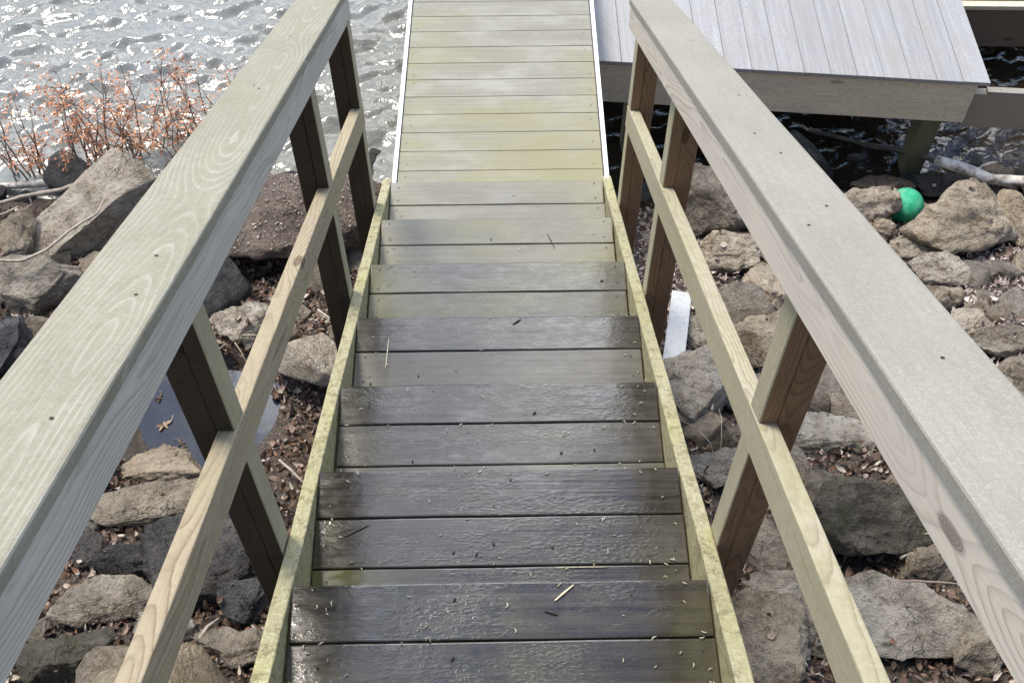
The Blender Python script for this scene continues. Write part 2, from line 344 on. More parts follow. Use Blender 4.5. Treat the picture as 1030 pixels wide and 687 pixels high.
M['rock_mossy'] = rock_material('rock_mossy', (.17, .16, .13), (.10, .09, .07), (.24, .23, .20), moss=((.10, .105, .05), .7))
M['rock_brown'] = rock_material('rock_brown', (.25, .20, .155), (.14, .105, .078), (.34, .285, .23), rough=.8)

def ground_material():
    t = NT('bank_soil'); p = t.n('ShaderNodeTexCoord').outputs['Object']
    n1 = t.noise(p, 3., 6, .65); n2 = t.noise(p, 26., 6, .7); n3 = t.noise(p, 110., 3, .6)
    c = t.mix(t.ramp(n2, .35, .65), (.045, .034, .025), (.095, .074, .056)); c = t.mix(t.math('MULTIPLY', t.ramp(n3, .55, .68), .6), c, (.32, .28, .24)); c = t.mix(t.math('MULTIPLY', t.ramp(n1, .45, .65), .4), c, (.07, .055, .042))
    return t.bsdf(c, .9, t.bump(t.math('ADD', n2, t.math('MULTIPLY', n3, .4)), .8, .03), .3)
M['soil'] = ground_material()

def leaf_material(name, cols, trans=.1):
    t = NT(name); rn = t.n('ShaderNodeNewGeometry').outputs['Random Per Island']
    cr = t.n('ShaderNodeValToRGB'); t.l(rn, cr.inputs[0]); e = cr.color_ramp.elements
    for i, (pos, col) in enumerate(cols):
        x = e[i] if i < 2 else e.new(pos)
        x.position = pos; x.color = col+(1,)
    p = t.n('ShaderNodeTexCoord').outputs['Object']; n = t.noise(p, 70., 3)
    c = t.mix(t.math('MULTIPLY', t.ramp(n, .4, .7), .4), cr.outputs[0], (.08, .05, .035))
    t.b.inputs['Transmission Weight'].default_value = 0
    return t.bsdf(c, .7, None, .35)
M['litter'] = leaf_material('dead_leaves', [(0, (.055, .035, .023)), (1, (.50, .435, .36)), (.25, (.10, .062, .040)), (.45, (.155, .10, .068)), (.62, (.24, .17, .125)), (.76, (.19, .085, .042)), (.84, (.36, .30, .235))])
M['litter_pale'] = leaf_material('bleached_dead_leaves', [(0, (.16, .11, .085)), (1, (.66, .585, .52)), (.3, (.30, .225, .19)), (.55, (.43, .35, .305)), (.8, (.54, .465, .41))])
M['orange'] = leaf_material('orange_dead_leaves', [(0, (.68, .25, .11)), (1, (.86, .50, .32)), (.5, (.80, .34, .15))])
M['twig'] = simple('twig_bark', (.20, .145, .11), .8, 0, 40, (.33, .27, .22))
M['twig_pale'] = simple('pale_dead_wood', (.38, .32, .25), .8, 0, 30, (.22, .175, .13), .5, .8)
M['log'] = simple('driftwood_log', (.62, .57, .50), .75, 0, 22, (.15, .11, .08), .9, .9)
M['log_dark'] = simple('wet_log', (.07, .055, .045), .45, 0, 12, (.15, .12, .09), .6)
M['shell'] = leaf_material('shell_grit', [(0, (.22, .17, .13)), (1, (.52, .45, .37)), (.5, (.34, .28, .22))])
M['debris'] = leaf_material('catkin_debris', [(0, (.34, .31, .20)), (1, (.62, .58, .45)), (.5, (.46, .42, .28))])
M['seed'] = simple('dark_seed', (.03, .022, .018), .6)
M['needle'] = simple('straw', (.62, .53, .36), .7)
M['oak'] = simple('pale_oak_leaf', (.58, .45, .30), .7, 0, 40, (.42, .30, .18))
M['grass'] = simple('dry_grass', (.45, .38, .26), .8)

def ball_material():
    t = NT('green_ball_rubber'); p = t.n('ShaderNodeTexCoord').outputs['Object']
    n = t.noise(p, 22., 5, .65); c = t.mix(t.ramp(n, .4, .7), (.02, .37, .18), (.09, .50, .29)); n2 = t.noise(p, 9., 4); c = t.mix(t.math('MULTIPLY', t.ramp(n2, .5, .68), .5), c, (.25, .42, .30))
    return t.bsdf(c, .62, t.bump(n, .25, .004), .4)
M['ball'] = ball_material()

def water_material():
    t = NT('lake_water'); p = t.n('ShaderNodeTexCoord').outputs['Object']
    n1 = t.noise(p, 9., 3, .55, .6); n2 = t.noise(p, 30., 3, .55, .4)
    big = t.noise(p, .7, 3)
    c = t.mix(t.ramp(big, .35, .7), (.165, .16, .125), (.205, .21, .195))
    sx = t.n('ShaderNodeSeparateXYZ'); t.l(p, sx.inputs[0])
    clear = t.ramp(t.math('ADD', sx.outputs[0], t.math('MULTIPLY', t.noise(p, 1.4, 3), .8)), .1, 1.1)      # blends from grey-olive on the left to dark brown on the dock side
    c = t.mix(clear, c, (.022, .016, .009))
    t.b.inputs['IOR'].default_value = 1.5
    return t.bsdf(c, .17, t.bump(t.math('ADD', n1, t.math('MULTIPLY', n2, .12)), .5, .03), .5)
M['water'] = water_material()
def puddle_material():
    t = NT('puddle_water'); p = t.n('ShaderNodeTexCoord').outputs['Object']
    n = t.noise(p, 14., 2); t.b.inputs['IOR'].default_value = 1.333
    c = t.mix(t.ramp(t.noise(p, 5., 4), .4, .7), (.025, .03, .042), (.04, .044, .05))
    return t.bsdf(c, .06, t.bump(n, .04, .01), .8)
M['puddle'] = puddle_material()

# ------------------------------------------------------------------ terrain
def grid(xs, ys, fz):
    V = [(x, y, fz(x, y)) for y in ys for x in xs]; n = len(xs)
    F = [(j*n+i, j*n+i+1, (j+1)*n+i+1, (j+1)*n+i) for j in range(len(ys)-1) for i in range(n-1)]
    me = bpy.data.meshes.new('sheet'); me.from_pydata(V, [], F); return me
xs = [-300, -120, -50, -20, -10, -7] + [-5+.05*i for i in range(201)] + [7, 10, 20, 50, 120, 300]
ys = [-200, -80, -30, -12, -6] + [-3.2+.05*i for i in range(185)] + [8, 12, 30, 100, 400]
ys = sorted(set(ys + [-9, -11.2, -16]))
tag(link('ground', grid(xs, ys, gz), M['soil'], smooth=True), kind='structure')
# lake: waves as real relief near the shore
nr = np.random.RandomState(5)
waves = []
for i in range(64):
    lam = .07*(10 ** nr.uniform(0, .65)); ang = nr.normal(math.pi*.5+.3, .6); k = 2*math.pi/lam
    waves.append((k*math.cos(ang), k*math.sin(ang), nr.uniform(0, 6.28), (.0095*lam**.9)))
def build_water():
    wx = np.concatenate([[-600, -200, -60, -20, -10], np.arange(-6, 6.001, .022), [10, 20, 60, 200, 600]])
    wy = np.concatenate([np.arange(2.6, 8.5, .022), [9.5, 12, 20, 60, 200, 900]])
    X, Y = np.meshgrid(wx, wy); Z = np.zeros_like(X)
    for kx, ky, ph, a in waves:
        s = np.sin(kx*X + ky*Y + ph); Z += a*(s + .35*np.cos(2*(kx*X+ky*Y+ph)))
    fade = np.clip((Y-3.0)/1.2, .35, 1)*np.clip((10-np.abs(X))/3, 0, 1)*np.clip((9.5-Y)/1., 0, 1)
    Z = WATER_Z + Z*fade
    n = len(wx); V = np.stack([X, Y, Z], -1).reshape(-1, 3)
    i = (np.arange(len(wy)-1)[:, None]*n + np.arange(n-1)[None]).ravel()
    F = np.stack([i, i+1, i+n+1, i+n], 1)
    me = bpy.data.meshes.new('lake'); me.from_pydata(V.tolist(), [], F.tolist()); return me
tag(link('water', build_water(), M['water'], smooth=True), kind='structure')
bm = bmesh.new(); vs = [bm.verts.new((PUD[0]+.40*math.cos(a)*(1+.18*math.sin(3*a+1)+.06*math.sin(7*a)), PUD[1]+.34*math.sin(a)*(1+.15*math.cos(2*a)), PUD[2])) for a in [2*math.pi*i/40 for i in range(40)]]; bm.faces.new(vs)
tag(bm_obj('puddle', bm, M['puddle']), kind='structure')

# ------------------------------------------------------------------ the staircase
RUN, RISE, HW = .415, .2317, .475
SL = RISE/RUN
stair = empty('wooden_staircase', (0, 2.5, -2.2), 'weathered wooden staircase with wet grey treads and two handrails, descending to the gangway', 'staircase')
BW = .1345
WET = {-6: 1, -5: 1, -4: 1, -3: 1, -2: 1, -1: 1.0, 0: 1.05, 1: 1.08, 2: .97, 3: .88, 4: .82, 5: .72, 6: .58}
ALG = {0: .22, 1: .12, 2: .1, 3: .14, 4: .52, 5: .64, 6: .52}
for k in range(-6, 7):
    for b in range(3):
        yc = k*RUN - .0692 - b*.1385
        L = 2*HW - rnd.uniform(0, .006); T = .025
        scr = [(sx*(L/2-.03-rnd.uniform(0, .01)), sy) for sx in (-1, 1) for sy in (-.04+rnd.uniform(-.008, .008), .04+rnd.uniform(-.008, .008))]
        
        a = rnd.uniform(-.0022, .0022)
        board('tread_board', [M['tread'], M['screw']], stair, (rnd.uniform(-.002, .002), yc, -k*RISE + rnd.uniform(-.0012, .0008)), (math.cos(a), math.sin(a), rnd.uniform(-.0015, .0015)), (0, 1, 0), L, BW, T, .004,
              wet=WET[k]-.06*b+rnd.uniform(-.06, .06), alg=ALG.get(k, .2)+(.3 if b == 2 else 0), screws=scr, jit=.0012, seg=24)
    board('riser_board', [M['stringer']], stair, (0, k*RUN-.045, -k*RISE-.026-.10), (1, 0, 0), (0, 0, 1), 2*HW-.004, .18, .02, .002, seg=4)

def slope_prism(name, mat, x0, x1, ya, yb, htop, hbot, sl, plumb=True, seg=24, bev=.004, jit=.001, scr=()):
    """timber parallel to a slope z = h - sl*y, between x0 and x1, with plumb-cut ends; hand made so that ends and thickness are exact"""
    bm = bmesh.new(); rows = []
    n = seg
    for i in range(n+1):
        y = ya + (yb-ya)*i/n
        prof = [(x0+bev, hbot), (x1-bev, hbot), (x1, hbot+bev), (x1, htop-bev), (x1-bev*.3, htop-bev*.3), (x1-bev, htop), (x0+bev, htop), (x0+bev*.3, htop-bev*.3), (x0, htop-bev), (x0, hbot+bev)]
        row = []
        for (x, h) in prof:
            q = Vector((x*8, y*3, h*8)); dx = jit*noise.noise(q+Vector((3, 1, 8))); dh = jit*noise.noise(q)
            row.append(bm.verts.new((x+dx, y, h+dh - sl*y)))
        rows.append(row)
    m = len(rows[0]); nsc = []
    for r0, r1 in zip(rows, rows[1:]):
        for k in range(m): bm.faces.new((r0[k], r0[(k+1) % m], r1[(k+1) % m], r1[k]))
    bm.faces.new(rows[0][::-1]); bm.faces.new(rows[-1])
    bmesh.ops.recalc_face_normals(bm, faces=bm.faces[:])
    for (sx_, sy_) in scr:
        ang_ = -math.atan(sl); c_ = bmesh.ops.create_circle(bm, cap_ends=True, segments=8, radius=.0030, matrix=Matrix.Translation((sx_, sy_, htop-sl*sy_+.0016)) @ Matrix.Rotation(ang_, 4, 'X'))
        for v in c_['verts']:
            for f in v.link_faces: f.material_index = 1
    off = Vector((rnd.uniform(-40, 40), rnd.uniform(-.03, .03), rnd.uniform(-.02, .02))); g = []
    cs = 1/math.sqrt(1+sl*sl)
    for v in bm.verts:
        h = (v.co.z + sl*v.co.y); u = v.co.y/cs; g += [u+off.x, v.co.x-(x0+x1)/2+off.y, (h-htop)*cs+off.z]
    me = bpy.data.meshes.new(name); bm.to_mesh(me); bm.free()
    a = me.attributes.new('gc', 'FLOAT_VECTOR', 'POINT'); a.data.foreach_set('vector', g)
    return link(name, me, mat, stair)

HL = lambda y: 1.135 + .016*y
for sd in (-1, 1):
    # stringer
    slope_prism('stringer', M['stringer'], *sorted((sd*.478, sd*.517)), -2.7, 2.555, -.012, -.30, SL, bev=.004, jit=.003, seg=40)
    # handrail: slopes differ a little on the two sides
    sl = SL - (.016 if sd < 0 else -.032); h0 = 1.135 if sd < 0 else 1.140
    yend = 2.08 if sd < 0 else 2.24
    MH = .565; msl = SL+(.0 if sd < 0 else .012)
    cap = slope_prism('rail_cap', [M['cap_left'] if sd < 0 else M['cap_right'], M['screw']], *sorted((sd*.477, sd*.621)), -2.6, yend, h0, h0-.032, sl, bev=.005, jit=.0012, scr=[(sd*(.52+rnd.uniform(-.01, .06)), rnd.uniform(-.5, 2.0)) for q in range(7)])
    slope_prism('top_rail', M['rail_left'] if sd < 0 else M['rail_right'], *sorted((sd*.481, sd*.518)), -2.55, yend-.012, h0-.0335, h0-.127, sl, bev=.003)
    slope_prism('mid_rail', M['mid_left'] if sd < 0 else M['mid'], *sorted((sd*.5165, sd*.5565)), -2.55, 2.283, MH, MH-.112, msl, bev=.003)
    for py in (-2.45, -1.17, .115, 1.40, 2.215):
        pd = .070
        zt = lambda y: h0 - .034 - sl*y                     # under the cap
        zr = lambda y: h0 - .128 - sl*y                     # under the top rail
        zm1 = lambda y: MH + .0015 - msl*y; zm0 = lambda y: MH - .1135 - msl*y
        gb = min(gz(sd*.56, py), -SL*py-.30) - .25
        lean = rnd.uniform(-.003, .003)
        def ply(name, xa, xb, bot, top):
            x0, x1 = sorted((sd*xa, sd*xb)); b = .0025; ring = []; nz = 8; bm = bmesh.new()
            pr = [(x0+b, py), (x1-b, py), (x1, py+b), (x1, py+pd-b), (x1-b, py+pd), (x0+b, py+pd), (x0, py+pd-b), (x0, py+b)]
            for i in range(nz+1):
                f = i/nz; ring.append([bm.verts.new((x+lean*(1-f), y, bot(y) + (top(y)-bot(y))*f)) for x, y in pr])
            for r0, r1 in zip(ring, ring[1:]):
                for q in range(8): bm.faces.new((r0[q], r0[(q+1) % 8], r1[(q+1) % 8], r1[q]))
            bm.faces.new(ring[0][::-1]); bm.faces.new(ring[-1]); bmesh.ops.recalc_face_normals(bm, faces=bm.faces[:])
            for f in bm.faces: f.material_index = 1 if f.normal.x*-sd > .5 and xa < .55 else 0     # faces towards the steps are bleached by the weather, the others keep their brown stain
            off = rnd.uniform(-40, 40); oy = rnd.uniform(-.03, .03)-sd*.563; g = []
            for v in bm.verts: g += [v.co.z+off, v.co.x+oy, v.co.y-py]
            me = bpy.data.meshes.new(name); bm.to_mesh(me); bm.free()
            a = me.attributes.new('gc', 'FLOAT_VECTOR', 'POINT'); a.data.foreach_set('vector', g)
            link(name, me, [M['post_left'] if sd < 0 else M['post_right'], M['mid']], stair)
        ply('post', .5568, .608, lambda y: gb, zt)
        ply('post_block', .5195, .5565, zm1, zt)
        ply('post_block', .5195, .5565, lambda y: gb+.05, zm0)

# ------------------------------------------------------------------ the gangway
gang = empty('gangway', (0, 2.6, -1.46), 'pale greenish plank gangway with thin metal edges running out from the foot of the stairs', 'gangway')
GS = .113; gdir = Vector((0, 1, -GS)).normalized()
g0 = Vector((.0175, 2.475, -1.432)); turn = -.012
for i in range(34):
    c = g0 + gdir*(.067 + i*.1365)
    c.x += i*.1365*.012 + 0
    board('deck_board', [M['tread'], M['screw']], gang, c, (1, rnd.uniform(-.002, .002)-.0, 0), gdir, .935, .1335, .025, .003, wet=.12-.02*i*.3+rnd.uniform(-.06, .06), alg=(.72-.045*i if i < 10 else 0.34)+rnd.uniform(-.03, .03),
          screws=[(sx*(.435+rnd.uniform(-.01, .01)), rnd.uniform(-.045, .045)) for sx in (-1, 1)], jit=.0008, seg=16)
for sd in (-1, 1):
    Lg = 34*.1365
    c = g0 + gdir*(Lg/2+.02) + Vector((sd*.482 + Lg/2*.012, 0, .012))
    board('edge_strip', [M['alu']], gang, c, gdir + Vector((.012, 0, 0)), (-1, 0, 0), Lg, .020, .11, .002, seg=4)

# ------------------------------------------------------------------ the dock on the right
dock = empty('dock', (1.6, 3.8, -2.6), 'grey-white plank dock with a deep timber skirt, standing over dark water right of the gangway', 'dock')
fr = lambda x: 3.509 - (x-2.616)*.1005     # front edge
DZ = -1.8; bx = 2.615; i = 0
while bx > .5:
    xb0, xb1 = bx-.1365, bx; L = 3.2
    y0 = fr((xb0+xb1)/2)
    o = board('deck_board', [M['dock'], M['screw']], dock, ((xb0+xb1)/2, y0+L/2, DZ+rnd.uniform(-.0008, .0008)), (0, 1, 0), (-1, 0, 0), L, .1365, .025, .0025, seg=6)
    # front ends follow the skew edge
    for v in o.data.vertices:
        if v.co.y < y0 + .1: v.co.y += (v.co.x-(xb0+xb1)/2)*-.1005
    bx -= .1385
fd = Vector((1, -.1005, 0)).normalized(); fn = Vector((-.1005, -1, 0)).normalized()
fc = Vector((1.47, fr(1.47)+.03, DZ-.028-.145)) ; 
fas = board('skirt_board', [M['fascia'], M['screw']], dock, Vector((1.545, fr(1.545)+.022, DZ-.028-.143)), fd, (0, 0, 1), 2.06, .286, .038, .003, seg=10, screws=[(.985, .10), (.93, .105), (.985, -.085), (.915, -.10)])
board('side_board', [M['pile']], dock, Vector((2.585, fr(2.6)+.07+1.5, DZ-.028-.143)), (0, 1, 0), (0, 0, 1), 3.0, .28, .036, .003, seg=6)
for (px_, py_) in ((2.435, 3.72), (2.425, 5.6), (.75, 5.7), (.80, 3.92)):
    board('pile', [M['pile']], dock, Vector((px_, py_, -2.9)), (0, 0, 1), (1, 0, 0), 1.9, .115, .115, .006, seg=10)

# low timber walkway to the right of the dock and the neighbour beyond it
walk = empty('low_walkway', (3.4, 3.6, -2.6), 'low brown timber beam with a white top strip, running right from the dock corner', 'walkway')
d2 = Vector((1, -.09, 0)).normalized()
board('side_beam', [M['dark_beam']], walk, Vector((3.95, 3.50, -2.105)), d2, (0, 0, 1), 2.7, .245, .05, .004, seg=8)
M['brown_beam'] = wood('brown_weathered_timber', (.33, .28, .22), (.16, .125, .09), tint=(.27, .235, .185), ring=40, contrast=.7, knots=.2)
walk.children[0].data.materials[0] = M['brown_beam']
board('top_strip', [M['cap_right'], M['screw']], walk, Vector((3.985, 3.513, -1.958)), d2, d2.cross(Vector((0, 0, 1)))*-1, 2.62, .042, .02, .002, seg=6, screws=[(-1.24, 0), (-1.0, .0)])
nb = empty('neighbouring_dock', (3.9, 4.6, -2.6), 'dark timber dock with a mossy ledge, half hidden behind the grey-white dock', 'dock')
board('skirt_board', [M['dark_beam']], nb, Vector((4.2, 4.45, -2.265)), (1, -.03, 0), (0, 0, 1), 3.2, .30, .045, .004, seg=8)
board('cap_strip', [M['fascia']], nb, Vector((4.2, 4.462, -2.095)), (1, -.03, 0), (.03, 1, 0), 3.2, .05, .03, .003, seg=8)
board('mossy_ledge', [M['mossy_beam']], nb, Vector((4.2, 4.56, -2.07)), (1, -.03, 0), (.03, 1, 0), 3.2, .12, .09, .006, seg=8, jit=.004)
for i in range(10):
    board('deck_board', [M['dock']], nb, Vector((4.2, 4.72+i*.14, -1.985)), (1, -.03, 0), (.03, 1, 0), 3.2, .1365, .03, .003, seg=4)
for x in (2.95, 4.4): board('pile', [M['pile']], nb, Vector((x, 4.62, -2.95)), (0, 0, 1), (1, 0, 0), 1.6, .12, .12, .006, seg=4)

# ------------------------------------------------------------------ rocks
def rock_mesh(dims, seed, sub=4, planes=14, rough=.06, flat=.0):
    r = random.Random(seed)
    bm = bmesh.new(); bmesh.ops.create_icosphere(bm, subdivisions=sub, radius=1)
    pl = []
    for i in range(planes):
        n = Vector((r.gauss(0, 1), r.gauss(0, 1), r.gauss(0, .8))).normalized(); pl.append((n, r.uniform(.50, .86)))
    if flat: pl.append((Vector((r.uniform(-.12, .12), r.uniform(-.12, .12), 1)).normalized(), flat))
    so = Vector((r.uniform(0, 50), r.uniform(0, 50), r.uniform(0, 50)))
    D = Vector(dims)/2; mx = max(D); la = r.uniform(-.6, .6); cos_l, sin_l = math.cos(la), math.sin(la)
    for v in bm.verts:
        p = v.co*1.18
        for n, d in pl:
            e = p.dot(n) - d
            if e > 0: p -= n*e*.96
        w = Vector((p.x*D.x, p.y*D.y, p.z*D.z)); q = w/mx
        nn = q.normalized() if q.length > 0 else Vector((0, 0, 1))
        f = noise.fractal(q*1.6+so, 1.0, 2.0, 3) * rough * 1.3
        rid = noise.ridged_multi_fractal(q*2.6+so, .9, 2.1, 4, 1.0, 2.0)*rough*.42 - rough*.5
        f += noise.fractal(q*9+so, .8, 2.0, 3)*rough*.45 + noise.fractal(q*22+so, .8, 2.0, 2)*rough*.18
        lay_ = w.z*cos_l + w.y*sin_l; st_ = noise.noise(Vector((lay_/mx*7, so.x, so.y)))*rough*.55
        fc_ = 0
        for sc_, am in ((2.1, .55), (5.2, .30)):
            ds, ps = noise.voronoi(q*sc_+so); gv = noise.noise_vector(ps[0]*13.7)
            fc_ += (gv.dot(q*sc_+so-ps[0])*.9 + gv.x*.35)*am*rough
        v.co = w + nn*mx*(f*.8+rid+st_*.7+fc_)
    me = bpy.data.meshes.new('rock'); bm.to_mesh(me); bm.free()
    me.polygons.foreach_set('use_smooth', [True]*len(me.polygons))
    # normalise to the wanted size
    co = np.empty(len(me.vertices)*3); me.vertices.foreach_get('co', co); co = co.reshape(-1, 3)
    mn, mxx = co.min(0), co.max(0); co = (co-(mn+mxx)/2)*(np.array(dims)/(mxx-mn)); me.vertices.foreach_set('co', co.ravel()); me.update()
    return me
placed = []
def rock(name, u, v, wpx, hpx, mat, label, seed, rot=0., hf=.6, planes=14, flat=0., sub=5, rough=.10, lift=.25, tilt=(0, 0), cat='rock', group=None, depth=None):
    p = at(u, v, .12); s = ppm(p); W = wpx/s
    r = (p-CAM).normalized(); sd_, cd = abs(r.z), math.hypot(r.x, r.y)
    # apparent height = depth*sin + height*cos
    tot = hpx/s; H = hf*min(W, tot*1.2); Dp = depth or max(.35*W, (tot - H*cd*.75)/sd_)
    me = rock_mesh((W*1.13, Dp*1.13, H*1.3), seed, sub, planes, rough, flat)
    z = gz(p.x, p.y) + H*lift
    # keep the sight line: slide the centre along it to its height
    q = CAM + ray(u, v)*((z-CAM.z)/ray(u, v).z)
    o = link(name, me, M[mat], loc=q); o.rotation_euler = (R(tilt[0]), R(tilt[1]), R(rot)); tag(o, label, cat, group)
    placed.append((q.x, q.y, max(W, Dp)*.5)); return o

# left bank
rock('boulder', 88, 218, 150, 84, 'rock_pale', 'large tan boulder with a slanting ridge, upper left, beside the orange shrubs', 3, rot=38, hf=.55, planes=9, sub=5, rough=.05, lift=.45, tilt=(8, -16))
rock('boulder', 4, 252, 52, 84, 'rock_grey', 'rounded grey boulder cut by the left edge of the photo below the driftwood', 4, hf=.7, planes=10, lift=.4)
rock('boulder', 45, 292, 78, 66, 'rock_grey', 'grey-brown boulder just below the large tan boulder', 5, rot=15, hf=.6, lift=.3)
rock('boulder', 8, 352, 70, 68, 'rock_dark', 'dark rock at the left edge partly behind the left handrail cap', 6, rot=-20, lift=.3)
rock('rock', 246, 328, 70, 48, 'rock_pale', 'rounded tan rock between the pale slab and the puddle', 7, hf=.55, lift=.3, planes=10)
rock('rock', 313, 366, 62, 78, 'rock_pale', 'sharp-edged tan block beside the left stringer, tipped up on one corner', 8, rot=42, hf=.9, planes=7, lift=.45, tilt=(18, 14), rough=.035)
rock('rock', 162, 470, 92, 56, 'rock_pale', 'pale brown rock at the lower edge of the puddle', 9, rot=-14, hf=.5, lift=.35, planes=10)
rock('rock', 150, 508, 118, 46, 'rock_grey', 'flat grey slab with a pale top, below the puddle-side rock', 10, rot=10, hf=.36, flat=.42, planes=11, lift=.6)
rock('rock', 122, 564, 62, 42, 'rock_dark', 'small wet black rock between two flat slabs left of the stairs', 11, hf=.6, lift=.5)
rock('rock', 113, 604, 112, 50, 'rock_grey', 'low flat grey slab lying in leaf litter at the lower left', 12, rot=4, hf=.34, flat=.42, planes=11, lift=.55)
rock('rock', 200, 566, 112, 104, 'rock_dark', 'broad wet dark slab leaning behind the left mid rail', 13, rot=30, hf=.42, flat=.5, planes=10, lift=.5, sub=5)
rock('rock', 68, 664, 92, 66, 'rock_mossy', 'rugged mossy rock at the bottom left corner', 14, rot=20, hf=.6, rough=.1, planes=16, lift=.3, sub=5)
rock('rock', 234, 652, 74, 46, 'rock_pale', 'pale weathered rock at the bottom, between left mid rail and stringer', 15, rot=-8, hf=.5, lift=.4)
rock('rock', 246, 606, 50, 56, 'rock_dark', 'dark broken rock directly behind the nearest left post', 16, hf=.7, lift=.3)
rock('rock', 88, 552, 34, 42, 'rock_dark', 'small dark rock tucked against the left handrail, above a flat slab', 17, lift=.4)
rock('rock', 170, 632, 56, 40, 'rock_grey', 'grey rock half sunk in leaves right of the mossy corner rock', 18, lift=.2)
# slab: level top strewn with shell grit, dark front
sl_c = hitz(288, 192, -2.02)
slab = link('flat_slab', rock_mesh((1.16, .62, .46), 21, 5, 6, .05, .80), M['rock_brown'], loc=(sl_c.x-.02, sl_c.y, -2.21)); slab.rotation_euler = (R(2), 0, R(3))
for v in slab.data.vertices: v.co.y -= v.co.z*.6      # undercut front
tag(slab, 'big flat-topped stone slab covered in pale shell grit, behind the left railing', 'rock'); placed.append((sl_c.x, sl_c.y, .6))

# right bank
rock('boulder', 714, 210, 82, 92, 'rock_grey', 'tall grey boulder between the two far right posts', 31, rot=20, hf=.8, lift=.45, sub=5, planes=12)
rock('rock', 734, 256, 68, 44, 'rock_pale', 'rounded pale rock below the tall grey boulder on the right', 32, hf=.6, planes=10, lift=.45)
rock('rock', 772, 292, 50, 62, 'rock_pale', 'pale rock against the outer side of the right handrail', 33, rot=30, hf=.6, lift=.4)
rock('rock', 762, 348, 66, 62, 'rock_pale', 'blunt pale rock above the right mid rail, near the nearest post', 34, hf=.65, planes=11, lift=.4)
rock('rock', 714, 335, 54, 56, 'rock_pale', 'pale rock beside the white board right of the stairs', 35, rot=12, lift=.35)
rock('boulder', 694, 388, 74, 100, 'rock_pale', 'large pale boulder hard against the right stringer, below the white board', 36, rot=-24, hf=.7, sub=5, planes=11, lift=.45)
rock('rock', 716, 474, 62, 46, 'rock_grey', 'flat grey rock between the right stringer and the nearest right post', 37, hf=.4, flat=.5, lift=.5)
rock('rock', 738, 446, 38, 38, 'rock_grey', 'small round grey stone beside the flat rock at the right stringer', 38, hf=.8, lift=.3)
rock('rock', 842, 436, 104, 46, 'rock_pale', 'low tan rock set in leaf litter behind the nearest right post', 39, rot=-8, hf=.36, planes=10, lift=.35)
rock('boulder', 872, 524, 112, 100, 'rock_mossy', 'big dark mossy boulder between the right handrail and mid rail', 40, rot=-12, hf=.75, sub=5, planes=11, lift=.5)
rock('rock', 868, 622, 224, 94, 'rock_grey', 'wide cracked grey slab at the bottom right, below the mossy boulder', 41, rot=-10, hf=.30, flat=.5, planes=10, sub=5, lift=.45)
rock('rock', 772, 642, 92, 104, 'rock_grey', 'grey slab at the bottom, between right stringer and right mid rail', 42, rot=14, hf=.42, flat=.55, planes=9, sub=5, lift=.45)
rock('rock', 770, 556, 56, 66, 'rock_grey', 'mid grey rock right of the foot of the nearest right post', 43, hf=.55, lift=.3)
rock('rock', 934, 566, 70, 62, 'rock_grey', 'grey rock partly under the right handrail, beside the mossy boulder', 44, lift=.3, rot=30)
rock('rock', 990, 655, 70, 60, 'rock_grey', 'grey rock at the bottom right corner under the handrail', 45, lift=.3)
# far right
rock('boulder', 868, 210, 74, 56, 'rock_pale', 'pale boulder left of the green ball, against the handrail cap', 51, rot=12, hf=.6, lift=.5)
rock('rock', 886, 231, 30, 26, 'rock_pale', 'small pale stone directly below the green ball', 52, hf=.7, lift=.8)
rock('boulder', 960, 226, 124, 82, 'rock_pale', 'large pale boulder right of the green ball, biggest on the right shore', 53, rot=12, hf=.55, sub=5, planes=10, lift=.5, tilt=(0, 8))
rock('rock', 918, 250, 52, 34, 'rock_pale', 'pale rock below the large shore boulder, touching its left side', 54, hf=.5, lift=.6)
rock('rock', 946, 274, 60, 34, 'rock_pale', 'low pale rock with a flat bright top, in front of the large shore boulder', 55, hf=.45, flat=.5, lift=.6)
rock('rock', 948, 300, 42, 30, 'rock_grey', 'dark grey pointed rock in front of the low bright rock', 56, hf=.6, planes=7, lift=.4)
rock('boulder', 1016, 222, 44, 60, 'rock_pale', 'pale boulder cut by the right edge of the photo beside the large shore boulder', 57, hf=.6, lift=.5)
rock('rock', 1008, 180, 62, 36, 'rock_brown', 'brown rock above the driftwood log at the right edge', 58, hf=.4, lift=.5)
rock('rock', 960, 186, 70, 26, 'rock_dark', 'dark wet rock under the driftwood log', 59, hf=.5, lift=.5)
rock('rock', 888, 190, 60, 30, 'rock_brown', 'brown wet rock at the foot of the dock pile', 60, hf=.5, lift=.5)
rock('rock', 1004, 346, 54, 36, 'rock_pale', 'pale rock in the leaves at the right edge, above the lowest one', 61, hf=.5, lift=.4)
rock('rock', 1020, 378, 54, 46, 'rock_pale', 'pale rock at the right edge touching the handrail cap', 62, hf=.55, lift=.4)
rock('rock', 1010, 272, 44, 26, 'rock_grey', 'grey rock half buried in leaves at the right edge', 63, hf=.4, lift=.3)
rock('rock', 978, 326, 40, 30, 'rock_pale', 'small pale rock in the leaf litter beside the right handrail', 64, hf=.5, lift=.3)

